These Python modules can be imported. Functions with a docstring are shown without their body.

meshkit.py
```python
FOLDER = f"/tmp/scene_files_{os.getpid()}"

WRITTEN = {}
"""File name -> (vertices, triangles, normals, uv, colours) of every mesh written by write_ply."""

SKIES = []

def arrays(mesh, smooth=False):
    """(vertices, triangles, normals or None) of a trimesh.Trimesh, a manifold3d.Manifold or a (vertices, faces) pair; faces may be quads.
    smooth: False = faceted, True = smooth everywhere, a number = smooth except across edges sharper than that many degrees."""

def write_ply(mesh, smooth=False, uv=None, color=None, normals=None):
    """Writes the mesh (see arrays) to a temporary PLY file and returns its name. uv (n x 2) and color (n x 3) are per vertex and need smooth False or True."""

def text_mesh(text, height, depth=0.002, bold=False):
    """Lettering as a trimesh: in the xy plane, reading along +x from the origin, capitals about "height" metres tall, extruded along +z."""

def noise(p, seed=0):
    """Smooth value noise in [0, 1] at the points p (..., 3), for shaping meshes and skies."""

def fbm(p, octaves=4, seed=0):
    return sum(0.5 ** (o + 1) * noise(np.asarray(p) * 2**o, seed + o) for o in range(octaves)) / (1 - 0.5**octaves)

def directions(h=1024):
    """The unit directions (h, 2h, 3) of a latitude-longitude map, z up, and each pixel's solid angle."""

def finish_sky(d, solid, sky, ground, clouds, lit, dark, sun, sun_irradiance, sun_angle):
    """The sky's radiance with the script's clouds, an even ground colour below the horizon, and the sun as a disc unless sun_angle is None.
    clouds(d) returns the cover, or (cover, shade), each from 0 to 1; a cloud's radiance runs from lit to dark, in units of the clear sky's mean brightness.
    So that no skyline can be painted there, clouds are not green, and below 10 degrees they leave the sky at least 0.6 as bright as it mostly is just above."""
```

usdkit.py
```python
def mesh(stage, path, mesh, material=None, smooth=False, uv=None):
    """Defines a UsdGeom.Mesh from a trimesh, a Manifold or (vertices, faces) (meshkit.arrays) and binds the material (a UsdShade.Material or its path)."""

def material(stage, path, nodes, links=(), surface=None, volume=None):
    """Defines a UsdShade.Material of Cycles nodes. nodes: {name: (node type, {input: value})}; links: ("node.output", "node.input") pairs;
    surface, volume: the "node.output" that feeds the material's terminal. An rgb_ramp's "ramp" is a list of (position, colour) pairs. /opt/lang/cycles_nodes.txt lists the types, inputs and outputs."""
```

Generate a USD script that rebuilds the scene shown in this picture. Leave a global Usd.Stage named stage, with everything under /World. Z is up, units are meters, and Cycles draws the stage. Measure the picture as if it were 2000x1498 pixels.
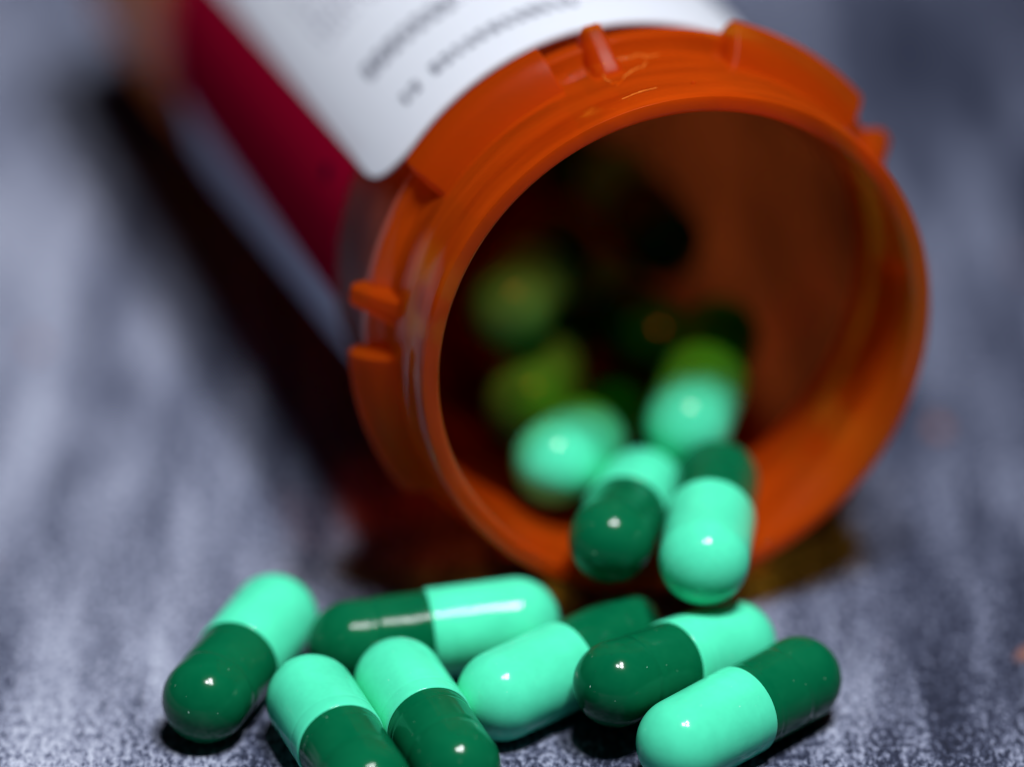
import math, random
import numpy as np, trimesh, usdkit, meshkit
from shapely.geometry import Polygon, Point, box as sbox
from shapely import affinity
from pxr import Usd, UsdGeom, UsdLux, UsdShade, Gf, Sdf, Vt

MM = 0.001
stage = Usd.Stage.CreateInMemory()
UsdGeom.SetStageUpAxis(stage, 'Z'); UsdGeom.SetStageMetersPerUnit(stage, 1.0)
UsdGeom.Xform.Define(stage, '/World'); UsdGeom.Scope.Define(stage, '/World/Looks')
rng = random.Random(7)

# ------------------------------------------------------------------ camera
PITCH = math.radians(28.0)
EYE = np.array([-11.7165, -354.3076, 207.8662])                   # mm
FW = np.array([0, math.cos(PITCH), -math.sin(PITCH)]); RT = np.array([1., 0, 0]); UP = np.array([0, math.sin(PITCH), math.cos(PITCH)])
cam = UsdGeom.Camera.Define(stage, '/World/camera')
M = np.eye(4); M[0, :3] = RT; M[1, :3] = UP; M[2, :3] = -FW; M[3, :3] = EYE * MM
cam.AddTransformOp().Set(Gf.Matrix4d(*M.ravel().tolist()))
cam.CreateHorizontalApertureAttr(36.0); cam.CreateVerticalApertureAttr(36.0 * 766 / 1024)
cam.CreateFocalLengthAttr(202.176)
cam.CreateClippingRangeAttr(Gf.Vec2f(0.02, 50))
cam.CreateFStopAttr(7.6); cam.CreateFocusDistanceAttr(0.391)
cam.CreateExposureAttr(0.0)

# ------------------------------------------------------------------ light: one three-bulb desk lamp above, faint blue room light
def lamp(path, pos, radius, watts, colour):
    l = UsdLux.SphereLight.Define(stage, path)
    l.AddTranslateOp().Set(Gf.Vec3d(*[float(a) * MM for a in pos]))
    l.CreateRadiusAttr(radius * MM); l.CreateIntensityAttr(watts); l.CreateColorAttr(Gf.Vec3f(*colour)); l.CreateNormalizeAttr(True)
EL, AZ, DIST = math.radians(75.5), math.radians(31), 520.0
LD = np.array([math.sin(AZ) * math.cos(EL), -math.cos(AZ) * math.cos(EL), math.sin(EL)])
LX = np.cross([0, 0, 1], LD); LX /= np.linalg.norm(LX); LY = np.cross(LD, LX)
AIM = np.array([-6., -5, 8])
for k, (u, v) in enumerate([(-52, 6), (44, 16), (16, -46)]):
    lamp('/World/bulb' + ('_%03d' % k if k else ''), AIM + LD * DIST + LX * u + LY * v, 23, 1.95, (0.97, 0.985, 1.0))
dome = UsdLux.DomeLight.Define(stage, '/World/room_light')
amb = usdkit.material(stage, '/World/Looks/room_glow', {'b': ('background_shader', {'color': (0.25, 0.36, 0.75), 'strength': 0.006})}, [], surface='b.background')
UsdShade.MaterialBindingAPI.Apply(dome.GetPrim()).Bind(amb)

# ------------------------------------------------------------------ helpers
taken = {}
def numbered(parent, name):
    k = taken.get((parent, name), -1) + 1; taken[(parent, name)] = k
    return name if k == 0 else '%s_%03d' % (name, k)
def tag(p, label=None, cat=None, group=None, kind=None):
    for k, v in (('label', label), ('category', cat), ('group', group), ('kind', kind)):
        if v: p.SetCustomDataByKey(k, v)
    return p
def thing(name, label, cat, matrix, group=None):
    x = UsdGeom.Xform.Define(stage, '/World/' + numbered('/World', name))
    x.AddTransformOp().Set(Gf.Matrix4d(*np.asarray(matrix, float).ravel().tolist()))
    return tag(x.GetPrim(), label, cat, group)
def obj(name, mesh, mat, parent='/World', smooth=40, label=None):
    parent = str(parent.GetPath()) if hasattr(parent, 'GetPath') else parent
    if hasattr(mesh, 'vertices'):
        mesh = trimesh.Trimesh(np.asarray(mesh.vertices) * MM, mesh.faces, process=False)
    p = usdkit.mesh(stage, parent + '/' + numbered(parent, name), mesh, mat, smooth).GetPrim()
    return tag(p, label)
def lathe(prof, n=96, axis='z', a0=None, a1=None):
    """prof: (radius, height) points, closed loop or touching the axis; around z"""
    prof = np.asarray(prof, float); m = len(prof)
    t = np.linspace(0, 2 * math.pi, n, endpoint=False)
    v = np.stack([prof[None, :, 0] * np.cos(t)[:, None], prof[None, :, 0] * np.sin(t)[:, None], np.broadcast_to(prof[:, 1], (n, m))], -1).reshape(-1, 3)
    f = []
    for i in range(n):
        j = (i + 1) % n
        for k in range(m - 1):
            a, b, c_, d = i * m + k, j * m + k, j * m + k + 1, i * m + k + 1
            if prof[k, 0] > 1e-9: f.append((a, b, c_))
            if prof[k + 1, 0] > 1e-9: f.append((a, c_, d))
    me = trimesh.Trimesh(v, f, process=False); me.merge_vertices()
    return me

# ------------------------------------------------------------------ materials
def mat(name, nodes, links, surface): return usdkit.material(stage, '/World/Looks/' + name, nodes, links, surface=surface)

table_mat = mat('grey_weathered_wood', {
    'g': ('texture_coordinate', {}),
    'm1': ('mapping', {'scale': (260, 38, 260)}), 'n1': ('noise_texture', {'scale': 1.0, 'detail': 6, 'roughness': 0.62}),
    'm2': ('mapping', {'scale': (2400, 1150, 2400)}), 'n2': ('noise_texture', {'scale': 1.0, 'detail': 4, 'roughness': 0.7}),
    'm3': ('mapping', {'scale': (40, 9, 40), 'location': (3.1, 0.4, 0)}), 'n3': ('noise_texture', {'scale': 1.0, 'detail': 3, 'roughness': 0.55}),
    'm4': ('mapping', {'scale': (230, 150, 230), 'location': (7.0, 2.0, 0)}), 'n4': ('noise_texture', {'scale': 1.0, 'detail': 1}),
    'a': ('math', {'math_type': 'multiply_add', 'value2': 1.0, 'value3': -1.28}),
    'b': ('math', {'math_type': 'multiply_add', 'value2': 1.9}),
    'c': ('math', {'math_type': 'multiply_add', 'value2': 0.95}),
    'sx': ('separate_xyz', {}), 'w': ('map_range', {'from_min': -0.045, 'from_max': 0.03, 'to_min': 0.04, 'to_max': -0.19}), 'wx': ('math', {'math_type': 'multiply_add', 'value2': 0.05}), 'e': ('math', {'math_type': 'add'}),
    'r': ('rgb_ramp', {'ramp': [(0.0, (0.006, 0.008, 0.018)), (0.36, (0.020, 0.025, 0.05)), (0.50, (0.080, 0.092, 0.148)), (0.68, (0.205, 0.225, 0.315)), (1.0, (0.42, 0.45, 0.56))]}),
    'fl': ('rgb_ramp', {'ramp': [(0.0, (0, 0, 0)), (0.735, (0, 0, 0)), (0.79, (1, 1, 1)), (1, (1, 1, 1))]}),
    'mx': ('mix_color', {'blend_type': 'mix', 'b': (0.20, 0.085, 0.06)}),
    'bp': ('bump', {'strength': 0.5, 'distance': 0.00025}),
    'p': ('principled_bsdf', {'roughness': 0.62, 'specular_ior_level': 0.25})},
    [('g.object', 'm1.vector'), ('g.object', 'm2.vector'), ('g.object', 'm3.vector'), ('g.object', 'm4.vector'),
     ('m1.vector', 'n1.vector'), ('m2.vector', 'n2.vector'), ('m3.vector', 'n3.vector'), ('m4.vector', 'n4.vector'),
     ('n1.fac', 'a.value1'), ('n2.fac', 'b.value1'), ('a.value', 'b.value3'), ('n3.fac', 'c.value1'), ('b.value', 'c.value3'),
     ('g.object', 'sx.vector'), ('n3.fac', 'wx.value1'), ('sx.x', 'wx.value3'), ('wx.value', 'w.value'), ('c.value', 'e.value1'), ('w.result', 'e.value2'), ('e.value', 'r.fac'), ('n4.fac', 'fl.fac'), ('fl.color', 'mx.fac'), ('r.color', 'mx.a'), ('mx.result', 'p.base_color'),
     ('n2.fac', 'bp.height'), ('bp.normal', 'p.normal')], 'p.BSDF')

def amber(name, clear=0.40, glow=(0.56, 0.058, 0.002), tint=(0.97, 0.57, 0.14), through=0.22, vary=0.0, rough=0.09, gloss=0.40):
    return mat(name, {
        'g': ('texture_coordinate', {}), 'nz': ('noise_texture', {'scale': 330, 'detail': 3}), 'bp': ('bump', {'strength': 0.12, 'distance': 0.0003}),
        'd': ('diffuse_bsdf', {'color': glow}), 't': ('translucent_bsdf', {'color': glow}), 'dt': ('mix_closure', {'fac': through}),
        'tr': ('transparent_bsdf', {'color': tint}), 'body': ('mix_closure', {'fac': clear}), 'mb': ('mapping', {'scale': (70, 70, 620)}), 'nb': ('noise_texture', {'scale': 1.0, 'detail': 4}), 'cv': ('map_range', {'from_min': 0.3, 'from_max': 0.7, 'to_min': clear - vary, 'to_max': clear + vary}),
        'gl': ('glossy_bsdf', {'roughness': rough, 'color': (1, 1, 1)}), 'fr': ('fresnel', {'IOR': 1.45}), 'fm': ('math', {'math_type': 'multiply', 'value2': gloss}), 'out': ('mix_closure', {})},
        [('g.object', 'nz.vector'), ('g.object', 'mb.vector'), ('mb.vector', 'nb.vector'), ('nb.fac', 'cv.value'), ('cv.result', 'body.fac'), ('nz.fac', 'bp.height'), ('bp.normal', 'gl.normal'), ('bp.normal', 'd.normal'),
         ('d.BSDF', 'dt.closure1'), ('t.BSDF', 'dt.closure2'), ('dt.closure', 'body.closure1'), ('tr.BSDF', 'body.closure2'),
         ('fr.fac', 'fm.value1'), ('fm.value', 'out.fac'), ('body.closure', 'out.closure1'), ('gl.BSDF', 'out.closure2')], 'out.closure')
amber_mat = amber('amber_plastic', 0.94, tint=(0.84, 0.33, 0.12), gloss=0.22)
base_mat = amber('amber_plastic_base', 0.30, glow=(0.80, 0.20, 0.008), tint=(0.6, 0.25, 0.05))
neck_mat = amber('amber_plastic_neck', 0.59, vary=0.14, glow=(0.64, 0.076, 0.003), tint=(0.95, 0.64, 0.14), gloss=0.45)
lug_mat = amber('amber_plastic_thick', 0.45, (0.62, 0.085, 0.003), tint=(0.98, 0.68, 0.16), through=0.6, rough=0.3, gloss=0.09)
scuff_mat = amber('scuffed_amber', 0.1, (0.75, 0.22, 0.03))

def paper(name, col, rough=0.4, spec=0.3):
    return mat(name, {'g': ('texture_coordinate', {}), 'n': ('noise_texture', {'scale': 900, 'detail': 3}), 'bp': ('bump', {'strength': 0.06, 'distance': 0.0002}),
                      'p': ('principled_bsdf', {'base_color': col, 'roughness': rough, 'specular_ior_level': spec})},
               [('g.object', 'n.vector'), ('n.fac', 'bp.height'), ('bp.normal', 'p.normal')], 'p.BSDF')
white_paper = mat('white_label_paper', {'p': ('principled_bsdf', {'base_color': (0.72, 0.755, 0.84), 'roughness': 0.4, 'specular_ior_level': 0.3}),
    't': ('translucent_bsdf', {'color': (0.95, 0.95, 0.95)}), 'm': ('mix_closure', {'fac': 0.28})}, [('p.BSDF', 'm.closure1'), ('t.BSDF', 'm.closure2')], 'm.closure')
shade_painted_paper = paper('label_edge_painted_shade', (0.36, 0.38, 0.50), 0.6, 0.1)  # white paper; the grey-blue colour paints in the shade on it
red_paper = paper('crimson_label_paper', (0.23, 0.0012, 0.017), 0.8, 0.0)
ink = paper('label_ink', (0.03, 0.033, 0.07), 0.6)
grey_ink = paper('faint_label_ink', (0.22, 0.22, 0.29), 0.6)
dark_spot = paper('dark_print', (0.02, 0.001, 0.012), 0.8, 0.0)

def gelatin(name, col, sss):
    return mat(name, {'g': ('texture_coordinate', {}), 'n': ('noise_texture', {'scale': 420, 'detail': 4, 'roughness': 0.6}),
                      'bp': ('bump', {'strength': 0.10, 'distance': 0.0002}),
                      'nv': ('noise_texture', {'scale': 260, 'detail': 5, 'roughness': 0.65}), 'mr': ('map_range', {'from_min': 0.3, 'from_max': 0.7}), 'mc': ('mix_color', {'a': tuple(c * 0.86 for c in col), 'b': tuple(min(1, c * 1.06 + 0.002) for c in col)}),
                      'ns': ('noise_texture', {'scale': 2600, 'detail': 2}), 'sp': ('map_range', {'from_min': 0.735, 'from_max': 0.79, 'to_min': 0, 'to_max': 0.35}), 'md': ('mix_color', {'b': (0.5, 0.75, 0.65)}),
                      'p': ('principled_bsdf', {'base_color': col, 'roughness': 0.14, 'ior': 1.45, 'specular_ior_level': 0.20, 'subsurface_weight': sss, 'subsurface_radius': (0.3, 1.0, 0.7), 'subsurface_scale': 0.0006})},
               [('g.object', 'n.vector'), ('n.fac', 'bp.height'), ('bp.normal', 'p.normal'), ('g.object', 'nv.vector'), ('nv.fac', 'mr.value'), ('mr.result', 'mc.fac'), ('g.object', 'ns.vector'), ('ns.fac', 'sp.value'), ('mc.result', 'md.a'), ('sp.result', 'md.fac'), ('md.result', 'p.base_color')], 'p.BSDF')
mint = gelatin('mint_gelatin', (0.075, 0.70, 0.42), 0.0)
green = gelatin('dark_green_gelatin', (0.0003, 0.098, 0.038), 0.0)

# ------------------------------------------------------------------ setting: the weathered grey tabletop
slab = trimesh.creation.box((1100, 900, 28)); slab.apply_translation((0, 120, -14))
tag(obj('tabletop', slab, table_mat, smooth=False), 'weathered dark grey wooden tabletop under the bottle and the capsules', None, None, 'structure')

# ------------------------------------------------------------------ the bottle, built standing: base at z = 0, mouth at z = H
H = 92.0
AX = np.array([-0.3286131, 0.94364829, -0.03925982])              # from mouth to base
HH = np.array([0.94437637, 0.32886665, 0.0]); VV = np.array([-0.01291124, 0.03707604, 0.99922904])
MOUTH = np.array([0, 0, 22.2])
B = np.eye(4); B[0, :3] = HH; B[1, :3] = VV; B[2, :3] = -AX; B[3, :3] = (MOUTH + AX * H) * MM
if np.dot(np.cross(HH, VV), -AX) < 0: raise ValueError('left-handed')
bottle = thing('pill_bottle', 'amber pill bottle with white and crimson labels, lying on its side, mouth open', 'pill bottle', B)
NECK = [(17.5, 10.6), (17.45, 6), (17.5, 0.9), (17.55, 0.45), (17.72, 0.13), (17.95, 0.0), (18.55, 0.0), (18.8, 0.08), (18.95, 0.28), (19.0, 0.6),
        (19.0, 1.9), (18.93, 2.15), (18.93, 3.3), (19.04, 3.7), (19.04, 4.6), (18.95, 5.0), (18.95, 8.1), (19.3, 8.45), (19.95, 8.6), (20.1, 8.8), (20.1, 9.9), (19.9, 10.2), (18.8, 10.35), (18.62, 10.6), (17.5, 10.6)]
BODY = [(17.5, 66.0), (17.5, 10.62), (18.6, 10.62), (18.6, 40), (18.6, 66.0), (17.5, 66.0)]
BASE = [(0, 89.0), (16.4, 89.0), (17.2, 88.0), (17.5, 86), (17.5, 66.02), (18.6, 66.02), (18.6, 88), (18.4, 90), (17.9, 91.4), (17.2, 92.0), (0, 92.0)]
for nm, pr, m_ in (('neck', NECK, neck_mat), ('vial', BODY, amber_mat), ('vial_base', BASE, base_mat)):
    me = lathe([(r, H - q) for r, q in pr], 192)
    if me.volume < 0: me.invert()
    obj(nm, me, m_, bottle, 35)

def arc_block(t0, t1, secs, up=0.6, down=0.6, n=10):
    """secs: closed polygon of (r, s), swept from angle t0 to t1 (deg); it rises over "up" and falls over "down" degrees"""
    secs = np.asarray(secs, float); m = len(secs)
    u = np.array([0, 0.12, 0.3, 0.55, 0.8, 1.0])
    ts = np.r_[t0 + up * u, np.linspace(t0 + up, t1 - down, n)[1:-1], t1 - down * u[::-1]]
    rows = []
    for t in ts:
        w = min(1.0, math.sin(math.pi / 2 * min(1, (t - t0) / up)) ** 0.7, math.sin(math.pi / 2 * min(1, max(0, (t1 - t)) / down)) ** 0.7) if t0 < t < t1 else 0.0
        q = secs.copy(); q[:, 0] = 18.7 + (secs[:, 0] - 18.7) * (0.12 + 0.88 * w)
        a = math.radians(t)
        rows.append(np.stack([q[:, 0] * math.cos(a), q[:, 0] * math.sin(a), H - q[:, 1]], -1))
    v = np.vstack(rows); f = []
    for i in range(len(ts) - 1):
        for k in range(m):
            a, b, c_, d = i * m + k, i * m + (k + 1) % m, (i + 1) * m + (k + 1) % m, (i + 1) * m + k
            f += [(a, b, c_), (a, c_, d)]
    L = (len(ts) - 1) * m
    for k in range(1, m - 1): f += [(0, k + 1, k), (L, L + k, L + k + 1)]
    me = trimesh.Trimesh(v, f, process=False)
    if me.volume < 0: me.invert()
    return me
def on_neck(t, q, r=19.0):
    a = math.radians(t); return np.array([r * math.cos(a), r * math.sin(a), H - q])
def hair(pts, rad):
    P = np.array([on_neck(t, q, 18.99) for q, t in pts]); P = np.vstack([P[:1], P, P[-1:]])
    return trimesh.util.concatenate([manifold_rod(P[i], P[i + 1], rad) for i in range(1, len(P) - 2)])
def manifold_rod(a, b, rad):
    c = trimesh.creation.capsule(height=float(np.linalg.norm(b - a)), radius=rad, count=(6, 6))
    c.apply_transform(trimesh.geometry.align_vectors([0, 0, 1], (b - a) / np.linalg.norm(b - a))); c.apply_translation(a); return c
for k in range(5):
    a = 37 + 72 * k
    obj('lug', arc_block(a, a + 34.5, [(18.7, 6.0), (19.1, 6.2), (20.1, 6.9), (20.95, 7.7), (21.4, 8.5), (21.35, 9.2), (21.0, 9.6), (18.7, 9.7)], 0.8, 1.8), lug_mat, bottle, 50)
    obj('stop_tooth', arc_block(a - 13.6, a - 6.8, [(18.7, 6.0), (19.2, 6.2), (20.3, 7.6), (21.1, 8.7), (21.45, 9.2), (21.2, 9.8), (20.15, 10.1), (18.7, 9.8)], 1.6, 3.0, 5), lug_mat, bottle, 50)
obj('scuff', hair([(6.64, 101.1), (6.17, 100.2), (5.14, 100.3), (4.46, 99.6), (4.41, 98.2), (5.28, 95.7), (5.74, 93.6), (6.13, 91.1), (6.89, 89.4)], 0.045), scuff_mat, bottle, 60)
obj('scuff', hair([(7.9, 94.1), (7.8, 91.9), (7.9, 90.0), (7.5, 88.0), (7.75, 84.5)], 0.04), scuff_mat, bottle, 60)
obj('scuff', hair([(1.88, 99.6), (2.03, 97.2), (2.11, 94.8), (2.2, 90.8)], 0.035), scuff_mat, bottle, 60)
obj('scuff', hair([(4.2, 163.5), (4.1, 161.8), (3.9, 159.8), (3.5, 158.6)], 0.035), scuff_mat, bottle, 60)
nub = trimesh.creation.icosphere(2, 0.16); nub.apply_translation(on_neck(84.6, 2.2, 18.98))
obj('highlight_nub', nub, neck_mat, bottle, True)  # tiny bump added to the neck only to make a highlight

def wrap(poly, r0, r1, cell=0.9):
    """poly in (arc mm measured as angle*18.7, s); wrapped on the bottle between radii r0 and r1"""
    me = trimesh.creation.extrude_polygon(poly, 1.0, engine='earcut')
    me = me.subdivide_to_size(cell * 1.6, max_iter=12)
    v = np.array(me.vertices); a = v[:, 0] / 18.7; r = r0 + (r1 - r0) * v[:, 2]
    w = np.stack([r * np.cos(a), r * np.sin(a), H - v[:, 1]], -1)
    me = trimesh.Trimesh(w, me.faces, process=True)
    if me.volume < 0: me.invert()
    return me
def arc(t): return math.radians(t) * 18.7
def rounded(t0, t1, s0, s1, rad):
    b = sbox(arc(t0), s0, arc(t1), s1)
    return b.buffer(-rad).buffer(rad, quad_segs=10)
label = obj('white_label', wrap(rounded(14, 153.5, 14.6, 62, 4.0), 18.62, 18.80), white_paper, bottle, 40)
obj('crimson_label', wrap(sbox(arc(150.0), 20.6, arc(187), 62.0), 18.61, 18.70), red_paper, bottle, 40)
obj('lower_label_edge', wrap(sbox(arc(187.1), 21.5, arc(213), 61.6), 18.61, 18.66), shade_painted_paper, bottle, 40, 'white lower strip of the label below the crimson band, its shade painted in grey')
obj('printed_dot', wrap(Point(arc(161.5), 25.0).buffer(0.62), 18.66, 18.74, 0.4), dark_spot, bottle, 40)

def print_line(t0, t1, s, height, pitch, width, seed, parent_mat, gaps=0.12):
    r = random.Random(seed); polys = []
    x = arc(t0); end = arc(t1)
    while x > end:
        if r.random() > gaps:
            k = r.randint(0, 4); w = pitch * 0.62; h = height; st = width
            g = []
            if k in (0, 1, 3): g.append(sbox(-st / 2, -h / 2, st / 2, h / 2))
            if k in (1, 2): g.append(affinity.translate(sbox(-w / 2, -st / 2, w / 2, st / 2), 0, -h / 2 + st / 2))
            if k in (2, 4): g.append(affinity.translate(sbox(-w / 2, -st / 2, w / 2, st / 2), 0, h / 2 - st / 2))
            if k in (2, 4): g.append(affinity.translate(sbox(-st / 2, -h / 2, st / 2, h / 2), -w / 2 + st / 2, 0))
            if k in (3, 4): g.append(affinity.translate(sbox(-st / 2, -h / 2, st / 2, h / 2), w / 2 - st / 2, 0))
            for q in g: polys.append(affinity.translate(q, x, s))
        x -= pitch
    from shapely import union_all
    u = union_all(polys)
    me = trimesh.util.concatenate([wrap(q, 18.78, 18.83, 0.5) for q in getattr(u, 'geoms', [u])])
    obj('printed_line', me, parent_mat, label, False)
print_line(137.5, 112, 26.3, 2.0, 1.22, 0.62, 3, ink, 0.0)
print_line(112, 84, 26.6, 1.5, 1.15, 0.2, 13, grey_ink, 0.1)
print_line(135.5, 92, 19.5, 1.4, 1.0, 0.42, 6, ink, 0.07)
for q in range(5):
    print_line(141, 118 - 3 * (q % 2), 34.6 + 2.1 * q, 1.2, 0.8, 0.2, 20 + q, grey_ink, 0.15)

# ------------------------------------------------------------------ capsules
R, C2 = 3.18, 5.82
def half(r, x_end, x_open, r_in, grooves=(), lip=0.10):
    """one shell of a capsule: dome of radius r centred at x_end, open rim at x_open; local axis along z"""
    sgn = 1 if x_end > x_open else -1
    pts = [(0.0, x_end + sgn * r)]
    for k in range(1, 17):
        a = math.pi / 2 * k / 16; pts.append((r * math.sin(a), x_end + sgn * r * math.cos(a)))
    for gx, depth, wid in grooves:
        for u in np.linspace(-1, 1, 9): pts.append((r - depth * (0.5 + 0.5 * math.cos(math.pi * u)), gx - sgn * wid * u))
    pts += [(r, x_open + sgn * lip * 1.6), (r - lip * 0.3, x_open + sgn * lip * 0.4), (r - lip * 0.8, x_open), (r_in, x_open + sgn * 0.02), (r_in, x_open + sgn * 0.6), (0, x_open + sgn * 0.6)]
    pts = [(q[0], q[1]) for q in pts]
    if sgn < 0: pts = pts[::-1]
    me = lathe(pts[::-1], 64)
    if me.volume < 0: me.invert()
    return me
dark_mesh = half(3.03, -C2 - 0.02, 0.9, 2.6, [(-4.3, 0.07, 0.5), (-1.2, 0.025, 0.3)])
mint_mesh = half(R, C2, -0.35, 2.7, [(0.9, 0.02, 0.3)], 0.14)
def frame(P, Q, roll=0.0):
    P, Q = np.asarray(P, float), np.asarray(Q, float); w = (Q - P) / np.linalg.norm(Q - P)
    u = np.cross([0, 0, 1], w); u /= np.linalg.norm(u); v = np.cross(w, u)
    u2 = u * math.cos(roll) + v * math.sin(roll); v2 = np.cross(w, u2)
    F = np.eye(4); F[0, :3] = u2; F[1, :3] = v2; F[2, :3] = w; F[3, :3] = (P + Q) / 2 * MM
    return F
capsule_proto = None
def capsule(P, Q, label, group):
    global capsule_proto
    x = thing('capsule', label, 'capsule', frame(P, Q, rng.uniform(0, 6.28)), group)
    if capsule_proto is None:
        cl = stage.CreateClassPrim('/World/capsule_kind')
        obj('dark_green_half', dark_mesh, green, cl); obj('mint_half', mint_mesh, mint, cl)
        capsule_proto = cl
    x.GetReferences().AddInternalReference(capsule_proto.GetPath()); x.SetInstanceable(True)
    return x
OUT, IN = 'capsules spilled on the table', 'capsules inside the bottle'
# dark end, mint end (mm)
capsule((-32.75, -15.5, 3.2), (-28.55, -4.65, 3.2), 'leftmost spilled capsule, standing apart, dark green end towards the viewer', OUT)
capsule((-22.9, -8.0, 3.2), (-11.5, -5.8, 3.6), 'spilled capsule lying sideways with a long white streak of light, nearest the bottle rim', OUT)
capsule((-21.41, -26.6, 3.2), (-25.43, -15.7, 3.2), 'foremost left spilled capsule, its dark end cut by the bottom edge of the photo', OUT)
capsule((-15.46, -24.3, 3.2), (-19.5, -13.4, 3.2), 'spilled capsule to the right of the foremost left one, dark end pointing down', OUT)
capsule((-3.75, -7.2, 3.2), (-12.4, -15.0, 3.2), 'middle spilled capsule whose mint end points left towards the viewer, below the rim', OUT)
capsule((-4.5, -16.4, 5.0), (3.55, -8.3, 3.2), 'spilled capsule with its dark end leaning towards the viewer, behind the right one', OUT)
capsule((8.05, -12.96, 3.2), (-0.15, -21.22, 3.2), 'rightmost spilled capsule, mint end in front and dark green end at right', OUT)
capsule((2.83, 3.53, 9.63), (1.6, -8.04, 9.97), 'capsule hanging out over the rim, bright mint end pointing down', IN)
capsule((-4.8, -5.2, 9.9), (-2.5, 5.95, 7.5), 'capsule on the rim showing only its round dark green end', IN)
capsule((-4.4, 16.9, 7.4), (-8.6, 6.3, 9.8), 'blurred green capsule with a round glint, just behind the dark one on the rim', IN)
capsule((-8.8, 30.3, 7.2), (-10.4, 18.9, 7.8), 'yellow green blurred capsule, second up along the left of the mouth', IN)
capsule((-8.6, 32.2, 13.4), (-11.75, 21.1, 14.6), 'blurred green capsule, uppermost of three at the left of the mouth', IN)
capsule((3.55, 21.4, 11.8), (0.95, 10.1, 10.85), 'yellow green capsule with a dark far end, behind the mint one on the rim', IN)
capsule((-6.86, 51.82, 11.38), (-9.78, 63.08, 11.19), 'very dim capsule deep in the bottle, under the top left of the mouth', IN)
capsule((-0.12, 34.95, 13.14), (-3.52, 46.05, 12.33), 'dim dark capsule deep in the middle of the mouth', IN)
capsule((-0.93, 25.26, 9.48), (-5.26, 35.99, 8.19), 'faint small dark capsule end, left of the yellow green capsule', IN)
